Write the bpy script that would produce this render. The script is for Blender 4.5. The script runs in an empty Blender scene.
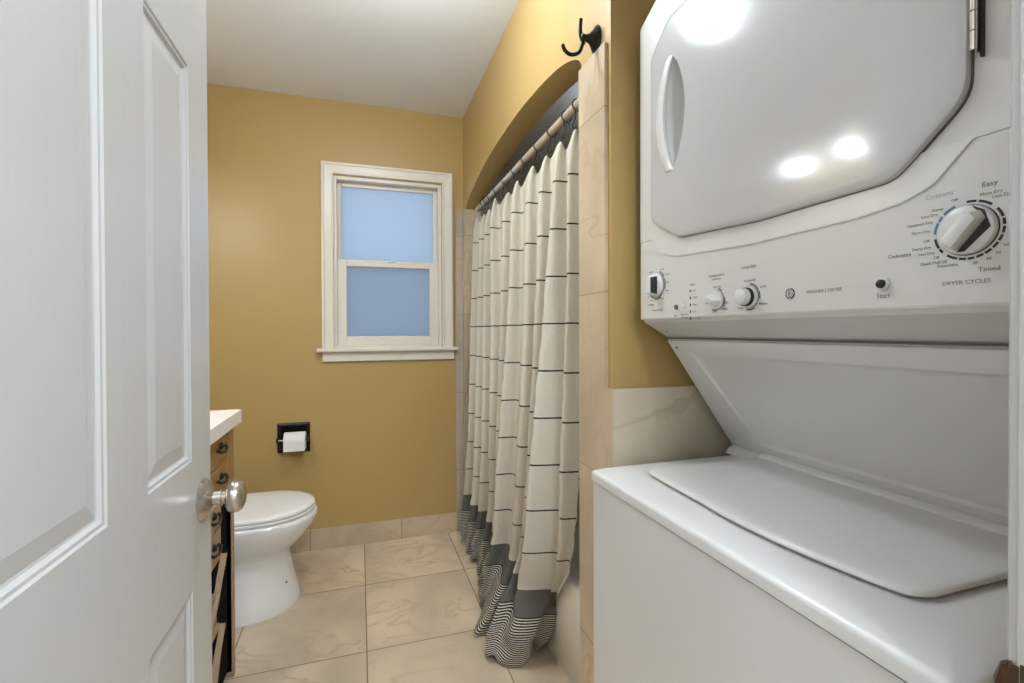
import bpy, bmesh, math, random
from math import sin, cos, pi, radians
from mathutils import Vector, Matrix
random.seed(7)
SC = bpy.context.scene
COL = SC.collection

# ------------------------------------------------------------------ camera, world, lights, exposure
cam_d = bpy.data.cameras.new('camera'); cam = bpy.data.objects.new('camera', cam_d); COL.objects.link(cam)
F_PX = 474.0; YAW = radians(17.8); PITCH = radians(-0.5); ROLL = radians(0.2)
fw = Vector((sin(YAW)*cos(PITCH), cos(YAW)*cos(PITCH), sin(PITCH)))
rt = Vector((cos(YAW), -sin(YAW), 0)); up = rt.cross(fw)
rt2 = rt*cos(ROLL) - up*sin(ROLL); up2 = up*cos(ROLL) + rt*sin(ROLL)
M3 = Matrix((rt2, up2, -fw)).transposed()
cam.matrix_world = Matrix.Translation((0, 0, 1.19)) @ M3.to_4x4()
cam_d.sensor_fit = 'HORIZONTAL'; cam_d.sensor_width = 36.0
cam_d.lens = F_PX/1024*36.0
cam_d.shift_y = -6.4/1024
cam_d.clip_start = 0.01
SC.camera = cam

w = bpy.data.worlds.new('world'); SC.world = w; w.use_nodes = True
bg = w.node_tree.nodes['Background']
bg.inputs['Color'].default_value = (0.64, 0.80, 1.0, 1); bg.inputs['Strength'].default_value = 0.97

SC.view_settings.view_transform = 'Standard'
SC.view_settings.look = 'None'
SC.view_settings.gamma = 1.0
SC.view_settings.use_curve_mapping = False
SC.view_settings.exposure = 0.22
WARM = (0.86, 0.96, 1.06)
CEIL_W, VAN_W, HALL_FILL_W = 18.5, 5.2, 76.0

def lamp(name, loc, watts, radius, color=WARM, kind='POINT', size=None, rot=None):
    d = bpy.data.lights.new(name, kind); d.energy = watts; d.color = color
    if kind == 'POINT': d.shadow_soft_size = radius
    if kind == 'AREA': d.shape = 'DISK'; d.size = size
    o = bpy.data.objects.new(name, d); COL.objects.link(o); o.location = loc
    if rot: o.rotation_euler = rot
    return o

# ------------------------------------------------------------------ materials
def mat(name, color, rough=0.5, metal=0.0, bump=None, coat=0.0, spec=0.5, emit=None):
    m = bpy.data.materials.new(name); m.use_nodes = True
    nt = m.node_tree; b = nt.nodes['Principled BSDF']
    b.inputs['Base Color'].default_value = (*color, 1)
    b.inputs['Roughness'].default_value = rough
    b.inputs['Metallic'].default_value = metal
    b.inputs['Coat Weight'].default_value = coat
    b.inputs['Coat Roughness'].default_value = 0.08
    b.inputs['Specular IOR Level'].default_value = spec
    if emit:
        b.inputs['Emission Color'].default_value = (*emit[0], 1); b.inputs['Emission Strength'].default_value = emit[1]
    if bump:
        scale, strength, stretch = bump
        tc = nt.nodes.new('ShaderNodeTexCoord'); mp = nt.nodes.new('ShaderNodeMapping')
        mp.inputs['Scale'].default_value = stretch
        nz = nt.nodes.new('ShaderNodeTexNoise'); nz.inputs['Scale'].default_value = scale; nz.inputs['Detail'].default_value = 4
        bp = nt.nodes.new('ShaderNodeBump'); bp.inputs['Strength'].default_value = strength; bp.inputs['Distance'].default_value = 0.002
        nt.links.new(tc.outputs['Object'], mp.inputs['Vector']); nt.links.new(mp.outputs['Vector'], nz.inputs['Vector'])
        nt.links.new(nz.outputs['Fac'], bp.inputs['Height']); nt.links.new(bp.outputs['Normal'], b.inputs['Normal'])
    return m

class NG:
    """tiny node-graph helper"""
    def __init__(s, m): s.nt = m.node_tree
    def n(s, t, **k):
        o = s.nt.nodes.new(t)
        for a, v in k.items(): setattr(o, a, v)
        return o
    def l(s, a, b): s.nt.links.new(a, b)
    def math(s, op, a, b=None, c=None):
        o = s.n('ShaderNodeMath', operation=op)
        for i, v in enumerate((a, b, c)):
            if v is None: continue
            if hasattr(v, 'is_linked') or hasattr(v, 'links'): s.l(v, o.inputs[i])
            else: o.inputs[i].default_value = v
        return o.outputs[0]
    def mix(s, fac, a, b):
        o = s.n('ShaderNodeMix', data_type='RGBA')
        for sock, v in ((o.inputs[0], fac), (o.inputs[6], a), (o.inputs[7], b)):
            if isinstance(v, tuple): sock.default_value = (*v, 1)
            elif isinstance(v, (int, float)): sock.default_value = v
            else: s.l(v, sock)
        return o.outputs[2]
    def ramp(s, fac, stops):
        o = s.n('ShaderNodeValToRGB'); el = o.color_ramp.elements
        while len(el) < len(stops): el.new(0.5)
        for e, (p, c) in zip(el, stops): e.position = p; e.color = (c, c, c, 1) if not isinstance(c, tuple) else (*c, 1)
        s.l(fac, o.inputs[0]); return o.outputs[0]

def tile_mat(name, ax, origin, size, base, vein, grout, gw=0.0016, rough=0.32, scale=2.2):
    """stone-look tile: ax = the two object axes the joints run across"""
    m = mat(name, base, rough); g = NG(m); b = g.nt.nodes['Principled BSDF']
    tc = g.n('ShaderNodeTexCoord'); sp = g.n('ShaderNodeSeparateXYZ'); g.l(tc.outputs['Object'], sp.inputs[0])
    cells = []; joints = []
    for a, o, sz in zip(ax, origin, size):
        t = g.math('DIVIDE', g.math('SUBTRACT', sp.outputs['XYZ'.index(a)], o), sz)
        cells.append(g.math('FLOOR', t))
        fr = g.math('FRACT', t)
        d = g.math('MULTIPLY', g.math('MINIMUM', fr, g.math('SUBTRACT', 1.0, fr)), sz)
        joints.append(g.math('LESS_THAN', d, gw))
    j = g.math('MAXIMUM', joints[0], joints[1])
    off = g.n('ShaderNodeCombineXYZ')
    g.l(g.math('MULTIPLY', cells[0], 7.31), off.inputs[0]); g.l(g.math('MULTIPLY', cells[1], 3.77), off.inputs[1])
    g.l(g.math('MULTIPLY', g.math('ADD', cells[0], cells[1]), 5.13), off.inputs[2])
    add = g.n('ShaderNodeVectorMath', operation='ADD'); g.l(tc.outputs['Object'], add.inputs[0]); g.l(off.outputs[0], add.inputs[1])
    n1 = g.n('ShaderNodeTexNoise'); n1.inputs['Scale'].default_value = scale; n1.inputs['Detail'].default_value = 6; n1.inputs['Distortion'].default_value = 0.7
    g.l(add.outputs[0], n1.inputs['Vector'])
    n2 = g.n('ShaderNodeTexNoise'); n2.inputs['Scale'].default_value = scale*1.2; n2.inputs['Detail'].default_value = 5; n2.inputs['Distortion'].default_value = 1.1
    mp = g.n('ShaderNodeMapping'); mp.inputs['Rotation'].default_value = (0.5, 0.7, 0.6); mp.inputs['Scale'].default_value = (1, 2.0, 1.3)
    g.l(add.outputs[0], mp.inputs[0]); g.l(mp.outputs[0], n2.inputs['Vector'])
    cloud = g.ramp(n1.outputs['Fac'], [(0.30, 0.0), (0.72, 1.0)])
    vn = g.ramp(n2.outputs['Fac'], [(0.478, 0.0), (0.498, 1.0), (0.502, 1.0), (0.535, 0.0)])
    c = g.mix(cloud, tuple(x*0.70 for x in base), tuple(min(1, x*1.12) for x in base))
    c = g.mix(g.math('MULTIPLY', g.math('MULTIPLY', vn, 0.6), cloud), c, vein)
    c = g.mix(j, c, grout)
    g.l(c, b.inputs['Base Color'])
    g.l(g.math('ADD', g.math('MULTIPLY', j, 0.5), rough), b.inputs['Roughness'])
    bp = g.n('ShaderNodeBump'); bp.inputs['Strength'].default_value = 0.5; bp.inputs['Distance'].default_value = 0.002
    g.l(g.math('SUBTRACT', 1.0, j), bp.inputs['Height']); g.l(bp.outputs[0], b.inputs['Normal'])
    return m

OCHRE = (0.445, 0.302, 0.110)
TB = (0.72, 0.58, 0.415); TV = (0.38, 0.26, 0.15); TG = (0.26, 0.17, 0.09)
M_wall = mat('ochre_paint', OCHRE, 0.42, bump=(55, 0.25, (1, 1, 1)))
M_ceil = mat('ceiling_paint', (0.75, 0.77, 0.79), 0.8, bump=(40, 0.3, (1, 1, 1)))
M_trim = mat('white_trim_paint', (0.74, 0.70, 0.62), 0.35)
M_door = mat('white_door_paint', (0.54, 0.537, 0.53), 0.24, bump=(6, 0.18, (14, 14, 0.7)))
M_floor = tile_mat('floor_tile', 'XY', (0.018, 1.835), (0.472, 0.485), TB, TV, TG, 0.0022)
M_base = tile_mat('base_tile', 'XZ', (-0.262, -0.2), (0.484, 1.0), (0.58, 0.46, 0.32), TV, TG, 0.002)
M_ptile = tile_mat('pillar_tile', 'YZ', (0.7, 0.365), (1.0, 0.461), (0.58, 0.465, 0.325), TV, (0.34, 0.24, 0.14), 0.0014)
M_stile = tile_mat('shower_tile', 'XZ', (0.45, 0.365), (0.6, 0.461), (0.50, 0.44, 0.35), TV, (0.3, 0.24, 0.17), 0.0014)
M_ltile = tile_mat('ledge_tile', 'XZ', (0.0, -0.40), (1.0, 1.5), (0.70, 0.61, 0.46), (0.30, 0.19, 0.11), TG, 0.001, rough=0.25, scale=1.6)
M_app = mat('appliance_enamel', (0.64, 0.637, 0.628), 0.28, coat=0.3)
M_appdoor = mat('dryer_door_enamel', (0.50, 0.50, 0.497), 0.13, coat=0.25, bump=(5, 0.25, (1, 1, 1)))
M_panel = mat('control_panel_plastic', (0.60, 0.595, 0.575), 0.38)
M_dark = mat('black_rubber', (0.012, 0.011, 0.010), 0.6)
M_gap = mat('seam_gray', (0.10, 0.095, 0.085), 0.7)
M_black = mat('black_bronze', (0.022, 0.018, 0.014), 0.32, metal=0.6)
M_bronze = mat('aged_bronze', (0.10, 0.06, 0.03), 0.4, metal=0.7)
M_nickel = mat('satin_nickel', (0.56, 0.52, 0.46), 0.27, metal=1.0)
M_chrome = mat('chrome', (0.70, 0.68, 0.65), 0.15, metal=1.0)
M_rod = mat('painted_rod', (0.62, 0.60, 0.58), 0.25, metal=0.15)
M_porc = mat('porcelain', (0.84, 0.83, 0.81), 0.10, coat=0.5)
M_seat = mat('seat_plastic', (0.84, 0.82, 0.80), 0.2)
M_tub = mat('tub_enamel', (0.84, 0.79, 0.69), 0.22)
M_wood = mat('honey_wood', (0.36, 0.20, 0.075), 0.42, bump=(9, 0.5, (1, 12, 1)))
M_wood2 = mat('worn_brown_wood', (0.40, 0.27, 0.16), 0.5, bump=(9, 0.5, (1, 12, 1)))
M_blk = mat('matte_black', (0.006, 0.005, 0.005), 0.9, spec=0.1)
M_counter = mat('white_countertop', (0.88, 0.87, 0.85), 0.25)
M_paper = mat('tissue_paper', (0.78, 0.77, 0.75), 0.9, bump=(90, 0.3, (1, 1, 1)))
M_ink = mat('gray_ink', (0.14, 0.135, 0.13), 0.6)
M_ink2 = mat('black_ink', (0.02, 0.02, 0.02), 0.6)
M_inkb = mat('blue_ink', (0.06, 0.17, 0.30), 0.6)
M_inklt = mat('pale_ink', (0.30, 0.34, 0.38), 0.6)
M_shade = mat('lamp_shade_glass', (0.9, 0.88, 0.84), 0.3, emit=((1, 0.97, 0.92), 4.0))
M_dome = mat('ceiling_lamp_glass', (0.9, 0.88, 0.84), 0.3, emit=((1, 0.97, 0.92), 6.0))
M_hall = mat('hall_paint', (0.74, 0.73, 0.70), 0.6)

# frosted glass
M_glass = bpy.data.materials.new('frosted_glass'); M_glass.use_nodes = True
g = NG(M_glass); g.nt.nodes.remove(g.nt.nodes['Principled BSDF'])
tr = g.n('ShaderNodeBsdfTranslucent'); tr.inputs[0].default_value = (0.74, 0.78, 0.83, 1)
gl = g.n('ShaderNodeBsdfGlossy'); gl.inputs[0].default_value = (0.8, 0.85, 0.9, 1); gl.inputs[1].default_value = 0.45
mx = g.n('ShaderNodeMixShader'); mx.inputs[0].default_value = 0.03
g.l(tr.outputs[0], mx.inputs[1]); g.l(gl.outputs[0], mx.inputs[2]); g.l(mx.outputs[0], g.nt.nodes['Material Output'].inputs[0])
tcg = g.n('ShaderNodeTexCoord'); ng_ = g.n('ShaderNodeTexNoise'); ng_.inputs['Scale'].default_value = 130
bpg = g.n('ShaderNodeBump'); bpg.inputs['Strength'].default_value = 0.4; bpg.inputs['Distance'].default_value = 0.002
g.l(tcg.outputs['Object'], ng_.inputs[0]); g.l(ng_.outputs[0], bpg.inputs['Height']); g.l(bpg.outputs[0], gl.inputs['Normal']); g.l(bpg.outputs[0], tr.inputs['Normal'])
# unseen screen added to darken the lower pane, mostly see-through
M_screen = bpy.data.materials.new('added_dim_screen'); M_screen.use_nodes = True
g = NG(M_screen); g.nt.nodes.remove(g.nt.nodes['Principled BSDF'])
tp = g.n('ShaderNodeBsdfTransparent'); df = g.n('ShaderNodeBsdfDiffuse'); df.inputs[0].default_value = (0.05, 0.05, 0.05, 1)
mx = g.n('ShaderNodeMixShader'); mx.inputs[0].default_value = 0.20
g.l(tp.outputs[0], mx.inputs[1]); g.l(df.outputs[0], mx.inputs[2]); g.l(mx.outputs[0], g.nt.nodes['Material Output'].inputs[0])

# curtain cloth: uv.y is the height along the cloth
M_cloth = mat('woven_curtain', (0.70, 0.64, 0.53), 0.9); g = NG(M_cloth); b = g.nt.nodes['Principled BSDF']
uv = g.n('ShaderNodeUVMap'); sp = g.n('ShaderNodeSeparateXYZ'); g.l(uv.outputs[0], sp.inputs[0])
V = sp.outputs[1]; U_ = sp.outputs[0]
wob = g.n('ShaderNodeTexNoise'); wob.inputs['Scale'].default_value = 90; g.l(uv.outputs[0], wob.inputs[0])
Vw = g.math('ADD', V, g.math('MULTIPLY', g.math('SUBTRACT', wob.outputs[0], 0.5), 0.0018))
t = g.math('FRACT', g.math('DIVIDE', g.math('SUBTRACT', Vw, 0.0365), 0.157))
line = g.math('MULTIPLY', g.math('LESS_THAN', g.math('ABSOLUTE', g.math('SUBTRACT', t, 0.5)), 0.017),
              g.math('MULTIPLY', g.math('LESS_THAN', V, 1.76), g.math('GREATER_THAN', V, 0.30)))
weave = g.n('ShaderNodeTexNoise'); weave.inputs['Scale'].default_value = 60; weave.inputs['Detail'].default_value = 5
mpw = g.n('ShaderNodeMapping'); mpw.inputs['Scale'].default_value = (6, 22, 1); g.l(uv.outputs[0], mpw.inputs[0]); g.l(mpw.outputs[0], weave.inputs[0])
cream = g.mix(weave.outputs[0], (0.56, 0.515, 0.43), (0.66, 0.61, 0.52))
grey = g.mix(weave.outputs[0], (0.075, 0.07, 0.06), (0.17, 0.16, 0.145))
st = g.math('LESS_THAN', g.math('FRACT', g.math('DIVIDE', Vw, 0.0086)), 0.60)
pin = g.mix(st, (0.62, 0.57, 0.48), (0.03, 0.028, 0.026))
c = g.mix(line, cream, (0.028, 0.026, 0.024))
c = g.mix(g.math('LESS_THAN', V, 0.275), c, grey)
c = g.mix(g.math('LESS_THAN', V, 0.185), c, pin)
g.l(c, b.inputs['Base Color']); b.inputs['Specular IOR Level'].default_value = 0.1
wr = g.n('ShaderNodeTexNoise'); wr.inputs['Scale'].default_value = 14; wr.inputs['Detail'].default_value = 6; wr.inputs['Distortion'].default_value = 0.8
mpr = g.n('ShaderNodeMapping'); mpr.inputs['Scale'].default_value = (1.2, 1, 1); g.l(uv.outputs[0], mpr.inputs[0]); g.l(mpr.outputs[0], wr.inputs[0])
bp = g.n('ShaderNodeBump'); bp.inputs['Strength'].default_value = 0.55; bp.inputs['Distance'].default_value = 0.008
g.l(wr.outputs[0], bp.inputs['Height'])
bp2 = g.n('ShaderNodeBump'); bp2.inputs['Strength'].default_value = 0.3; bp2.inputs['Distance'].default_value = 0.001
g.l(weave.outputs[0], bp2.inputs['Height']); g.l(bp.outputs[0], bp2.inputs['Normal']); g.l(bp2.outputs[0], b.inputs['Normal'])

# ------------------------------------------------------------------ mesh helpers
def link(name, bm, m, parent=None, smooth=False, kind=None, angle=35):
    me = bpy.data.meshes.new(name)
    bmesh.ops.recalc_face_normals(bm, faces=bm.faces[:])
    bm.to_mesh(me); bm.free()
    for x in (m if isinstance(m, (list, tuple)) else [m]): me.materials.append(x)
    if smooth:
        me.shade_smooth()
        me.set_sharp_from_angle(angle=radians(angle))
    o = bpy.data.objects.new(name, me); COL.objects.link(o)
    if parent:
        o.parent = parent
        o.matrix_parent_inverse = parent.matrix_world.inverted()
    if kind: o['kind'] = kind
    return o

def empty(name, loc, label=None, cat=None, group=None):
    o = bpy.data.objects.new(name, None); COL.objects.link(o); o.location = loc; o.empty_display_size = 0.05
    o.matrix_world = Matrix.Translation(loc)
    return tag(o, label, cat, group) if label else o

def tag(o, label, cat, group=None, kind=None):
    o['label'] = label; o['category'] = cat
    if group: o['group'] = group
    if kind: o['kind'] = kind
    return o

def add_box(bm, x0, x1, y0, y1, z0, z1, bev=0.0, seg=2):
    r = bmesh.ops.create_cube(bm, size=1.0)
    for v in r['verts']:
        v.co = Vector(((x0+x1)/2+v.co.x*(x1-x0), (y0+y1)/2+v.co.y*(y1-y0), (z0+z1)/2+v.co.z*(z1-z0)))
    if bev:
        es = list({e for v in r['verts'] for e in v.link_edges})
        bmesh.ops.bevel(bm, geom=es, offset=bev, segments=seg, affect='EDGES', profile=0.5)
    return bm
def box(*a, **k): return add_box(bmesh.new(), *a, **k)

def add_prism(bm, pts, axis, a0, a1, bev=0.0, seg=2, front_only=None):
    """pts: 2-D outline; axis 'X','Y','Z' is the extrusion axis; the pts are the other two coords in order"""
    def P(p, a):
        if axis == 'X': return Vector((a, p[0], p[1]))
        if axis == 'Y': return Vector((p[0], a, p[1]))
        return Vector((p[0], p[1], a))
    A = [bm.verts.new(P(p, a0)) for p in pts]; B = [bm.verts.new(P(p, a1)) for p in pts]
    fa = bm.faces.new(A); fb = bm.faces.new(B[::-1])
    n = len(pts)
    for i in range(n): bm.faces.new((A[i], A[(i+1) % n], B[(i+1) % n], B[i]))
    bm.normal_update()
    if bev:
        es = []
        if front_only in (None, 0): es += fa.edges[:]
        if front_only in (None, 1): es += fb.edges[:]
        bmesh.ops.bevel(bm, geom=list(set(es)), offset=bev, segments=seg, affect='EDGES', profile=0.5)
    return bm
def prism(*a, **k): return add_prism(bmesh.new(), *a, **k)

def round_poly(pts, r, seg=6):
    """round each corner of a polygon; r is one radius or a list"""
    out = []; n = len(pts)
    for i in range(n):
        p0 = Vector(pts[i-1]); p = Vector(pts[i]); p1 = Vector(pts[(i+1) % n])
        rr = r[i] if isinstance(r, (list, tuple)) else r
        if rr <= 0: out.append(tuple(p)); continue
        d0 = (p0-p); d1 = (p1-p); a = d0.angle(d1); t = min(rr/math.tan(a/2), d0.length*0.49, d1.length*0.49)
        s = p+d0.normalized()*t; e = p+d1.normalized()*t
        for k in range(seg+1):
            u = k/seg; out.append(tuple((1-u)**2*s + 2*u*(1-u)*p + u*u*e))
    return out

def add_lathe(bm, prof, origin, axis, seg=32, caps=True):
    """prof: (radius, distance along axis)"""
    ax = Vector(axis).normalized(); a = ax.orthogonal().normalized(); b_ = ax.cross(a); O = Vector(origin)
    rings = []
    for r, h in prof:
        if r < 1e-6: rings.append([bm.verts.new(O+ax*h)])
        else: rings.append([bm.verts.new(O+ax*h+(a*cos(2*pi*k/seg)+b_*sin(2*pi*k/seg))*r) for k in range(seg)])
    for A, B in zip(rings, rings[1:]):
        for k in range(seg):
            k2 = (k+1) % seg
            if len(A) == 1 and len(B) == 1: continue
            if len(A) == 1: bm.faces.new((A[0], B[k], B[k2]))
            elif len(B) == 1: bm.faces.new((A[k], A[k2], B[0]))
            else: bm.faces.new((A[k], A[k2], B[k2], B[k]))
    if caps:
        if len(rings[0]) > 1: bm.faces.new(rings[0][::-1])
        if len(rings[-1]) > 1: bm.faces.new(rings[-1])
    return bm
def lathe(*a, **k): return add_lathe(bmesh.new(), *a, **k)

def catmull(pts, n=8, closed=False):
    P = [Vector(p) for p in pts]; out = []; N = len(P)
    for i in range(N if closed else N-1):
        p0 = P[i-1] if (i or closed) else P[0]; p1 = P[i]; p2 = P[(i+1) % N]; p3 = P[(i+2) % N] if (closed or i+2 < N) else P[-1]
        for k in range(n):
            t = k/n
            out.append(0.5*((2*p1)+(p2-p0)*t+(2*p0-5*p1+4*p2-p3)*t*t+(3*p1-p0-3*p2+p3)*t**3))
    if not closed: out.append(P[-1])
    return out

def add_tube(bm, pts, r, seg=12, closed=False):
    pts = [Vector(p) for p in pts]; N = len(pts); rings = []; prev = None
    for i, p in enumerate(pts):
        d = (pts[(i+1) % N]-pts[i-1]) if closed else (pts[min(i+1, N-1)]-pts[max(i-1, 0)])
        d.normalize()
        a = d.orthogonal() if prev is None else prev - d*prev.dot(d)
        a.normalize(); prev = a; c = d.cross(a)
        rr = r[i] if isinstance(r, (list, tuple)) else r
        rings.append([bm.verts.new(p+(a*cos(2*pi*k/seg)+c*sin(2*pi*k/seg))*rr) for k in range(seg)])
    pairs = list(zip(rings, rings[1:])) + ([(rings[-1], rings[0])] if closed else [])
    for A, B in pairs:
        for k in range(seg): bm.faces.new((A[k], A[(k+1) % seg], B[(k+1) % seg], B[k]))
    if not closed: bm.faces.new(rings[0][::-1]); bm.faces.new(rings[-1])
    return bm
def tube(*a, **k): return add_tube(bmesh.new(), *a, **k)

def loft(rings, closed_ends=True):
    bm = bmesh.new(); R = [[bm.verts.new(p) for p in r] for r in rings]; n = len(R[0])
    for A, B in zip(R, R[1:]):
        for k in range(n): bm.faces.new((A[k], A[(k+1) % n], B[(k+1) % n], B[k]))
    if closed_ends: bm.faces.new(R[0][::-1]); bm.faces.new(R[-1])
    return bm

def boolean_cut(o, cutter_bm):
    me = bpy.data.meshes.new('cut'); bmesh.ops.recalc_face_normals(cutter_bm, faces=cutter_bm.faces[:]); cutter_bm.to_mesh(me); cutter_bm.free()
    c = bpy.data.objects.new('cut', me); COL.objects.link(c)
    md = o.modifiers.new('b', 'BOOLEAN'); md.operation = 'DIFFERENCE'; md.object = c; md.solver = 'EXACT'
    dg = bpy.context.evaluated_depsgraph_get(); dg.update()
    nm = bpy.data.meshes.new_from_object(o.evaluated_get(dg))
    o.modifiers.clear(); old = o.data; o.data = nm; nm.name = old.name
    bpy.data.objects.remove(c); 

# ------------------------------------------------------------------ dimensions of the room (metres)
CZ = 2.457; YB = 2.782; XL = -0.96; XS = 0.590; YE = 1.038; XR = 1.36
# floor
link('floor', box(XL-0.1, XR+0.1, -1.6, YB+0.15, -0.08, 0.0), M_floor, kind='structure')
# ceiling with the lower one over the tub
link('ceiling', box(XL-0.1, XR+0.1, 0.115, YB+0.15, CZ, CZ+0.08), M_ceil, kind='structure')
link('ceiling_shower', box(XS+0.10, XR, 1.19, YB, 2.207, 2.25), M_ceil, kind='structure')
# back wall with the window opening
WX0, WX1, WZ0, WZ1 = -0.135, 0.459, 1.075, 2.046
bm = bmesh.new()
add_box(bm, XL-0.1, WX0, YB, YB+0.14, 0, CZ); add_box(bm, WX1, XR+0.1, YB, YB+0.14, 0, CZ)
add_box(bm, WX0, WX1, YB, YB+0.14, 0, WZ0); add_box(bm, WX0, WX1, YB, YB+0.14, WZ1, CZ)
# recess for the paper holder is covered by its own box
link('wall_back', bm, M_wall, kind='structure')
link('wall_left', box(XL-0.1, XL, 0.115, YB, 0, CZ), M_wall, kind='structure')
# shower wall with the arched opening (profile in Y,Z extruded in X)
arch = [(1.195, 1.905), (1.200, 1.925), (1.212, 1.945), (1.248, 1.968), (1.311, 1.990), (1.405, 2.010), (1.591, 2.030), (1.826, 2.038), (2.134, 2.026), (2.300, 2.007), (2.436, 1.984), (2.606, 1.946), (2.680, 1.920), (2.714, 1.900)]
arch = [tuple(p[:2]) for p in catmull([(a, b_, 0) for a, b_ in arch], 4)]
poly = [(YE, 0), (YE, CZ), (YB, CZ), (YB, 0), (2.714, 0)] + arch[::-1] + [(1.195, 0)]
bm = bmesh.new()
for x0, x1 in ((XS, XS+0.10),):
    outer = [(YE, CZ), (YB, CZ)]
    # above the arch: quads up to the ceiling
    top = [(a[0], CZ) for a in arch]
    def quad(bm, p):
        bmx = prism(p, 'X', x0, x1)
        me = bpy.data.meshes.new('q'); bmx.to_mesh(me); bmx.free(); bm.from_mesh(me); bpy.data.meshes.remove(me)
    n = len(arch)
    F0 = [bm.verts.new((x0, a[0], a[1])) for a in arch]; T0 = [bm.verts.new((x0, a[0], CZ)) for a in arch]
    F1 = [bm.verts.new((x1, a[0], a[1])) for a in arch]; T1 = [bm.verts.new((x1, a[0], CZ)) for a in arch]
    for i in range(n-1):
        bm.faces.new((F0[i], F0[i+1], T0[i+1], T0[i])); bm.faces.new((F1[i], T1[i], T1[i+1], F1[i+1]))
        bm.faces.new((F0[i], F1[i], F1[i+1], F0[i+1]))
    add_box(bm, x0, x1, 2.714, YB, 0, CZ)
link('wall_shower', bm, M_wall, kind='structure', smooth=True, angle=40)
# end wall between tub and laundry alcove
link('wall_partition', box(XS, XR, YE, 1.1955, 0, CZ), M_wall, kind='structure')
link('wall_right', box(XR, XR+0.1, -0.2, YB, 0, CZ), M_wall, kind='structure')
# tile facing
link('trim_1', prism([(1.0278, 0), (1.0278, 1.046), (1.053, 1.046), (1.053, 1.905), (1.195, 1.905), (1.195, 0)], 'X', XS-0.010, XS, bev=0.0015, front_only=0), M_ptile, kind='structure')
link('trim_2', box(XS-0.002, XR-0.001, 1.028, YE-0.0002, 0, 1.046, bev=0.002), M_ltile, kind='structure')
link('trim_3', box(0.542, XS-0.0, YB-0.009, YB, 0.0, 1.915), M_stile, kind='structure')
link('trim_4', box(XS-0.009, XS, 2.714, YB-0.009, 0, 1.905), M_stile, kind='structure')
link('trim_5', box(XS+0.10, XR, YB-0.009, YB, 0.34, 2.207), M_stile, kind='structure')
link('trim_6', box(XR-0.009, XR, 1.2, YB-0.01, 0.34, 2.207), M_ptile, kind='structure')
link('trim_7', box(XS+0.001, XR-0.009, 1.1955, 1.1965, 0.0, 1.895), M_stile, kind='structure')
link('trim_8', box(XS, XS+0.10, 2.705, 2.714, 0, 1.897), M_ptile, kind='structure')
link('baseboard_back', box(XL+0.001, 0.542, YB-0.010, YB, 0, 0.113, bev=0.0015), M_base, kind='structure')

# doorway wall, jamb, casing and hallway behind the camera
DJ0, DJ1 = -0.292, 0.496; DW0, DW1 = 0.115, 0.235; DTOP = 2.06
bm = bmesh.new()
add_box(bm, XL-0.1, DJ0-0.02, DW0, DW1, 0, CZ); add_box(bm, DJ1+0.02, XR+0.1, DW0, DW1, 0, CZ); add_box(bm, DJ0-0.02, DJ1+0.02, DW0, DW1, DTOP+0.02, CZ)
link('wall_front', bm, M_wall, kind='structure')
bm = bmesh.new()
add_box(bm, DJ1, DJ1+0.02, DW0-0.012, DW1, 0, DTOP, bev=0.0015); add_box(bm, DJ1-0.011, DJ1, DW0+0.01, DW1-0.045, 0, DTOP, bev=0.002)
add_box(bm, DJ0-0.02, DJ0, DW0-0.012, DW1, 0, DTOP); add_box(bm, DJ0-0.02, DJ1+0.02, DW0-0.012, DW1, DTOP, DTOP+0.02)
for s, x in ((1, DJ1+0.004), (-1, DJ0-0.004)):
    prof = [(x, DW1), (x, DW1+0.006), (x+s*0.006, DW1+0.010), (x+s*0.020, DW1+0.010), (x+s*0.026, DW1+0.006), (x+s*0.034, DW1+0.012), (x+s*0.062, DW1+0.014), (x+s*0.065, DW1)]
    add_prism(bm, prof, 'Z', 0, DTOP+0.06)
add_box(bm, DJ0-0.06, DJ1+0.06, DW1, DW1+0.013, DTOP+0.006, DTOP+0.066)
link('trim_9', bm, M_door, kind='structure')
bm = bmesh.new()
add_box(bm, XL-0.1, XR+0.1, -1.6, -1.5, 0, CZ); add_box(bm, XL-0.1, XL, -1.5, 0.115, 0, CZ); add_box(bm, XR, XR+0.1, -1.5, 0.115, 0, CZ)
link('wall_hall', bm, M_hall, kind='structure')
link('ceiling_hall', box(XL-0.1, XR+0.1, -1.6, 0.115, CZ, CZ+0.08), M_ceil, kind='structure')

# strike plate on the right jamb
t = empty('strike_plate', (DJ1, 0.22, 0.915), 'dark bronze strike plate on the white door jamb at the lower right edge', 'strike plate')
link('plate', box(DJ1-0.0015, DJ1+0.0002, 0.188, DW1-0.003, 0.865, 0.925, bev=0.0006), M_bronze, t)
pts = [(DJ1-0.0015, DW1-0.002), (DJ1-0.002, DW1+0.006), (DJ1+0.002, DW1+0.014), (DJ1+0.008, DW1+0.018), (DJ1+0.008, DW1+0.016), (DJ1+0.003, DW1+0.012), (DJ1, DW1+0.006), (DJ1, DW1-0.002)]
def zr(k, z): return [(DJ1+(a-DJ1)*1.0, DW1+(b_-DW1)*k if b_ > DW1 else b_, z) for a, b_ in pts]
link('lip', loft([zr(1.0, 0.868), zr(1.0, 0.900), zr(0.75, 0.915), zr(0.35, 0.922)]), M_bronze, t)

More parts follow.
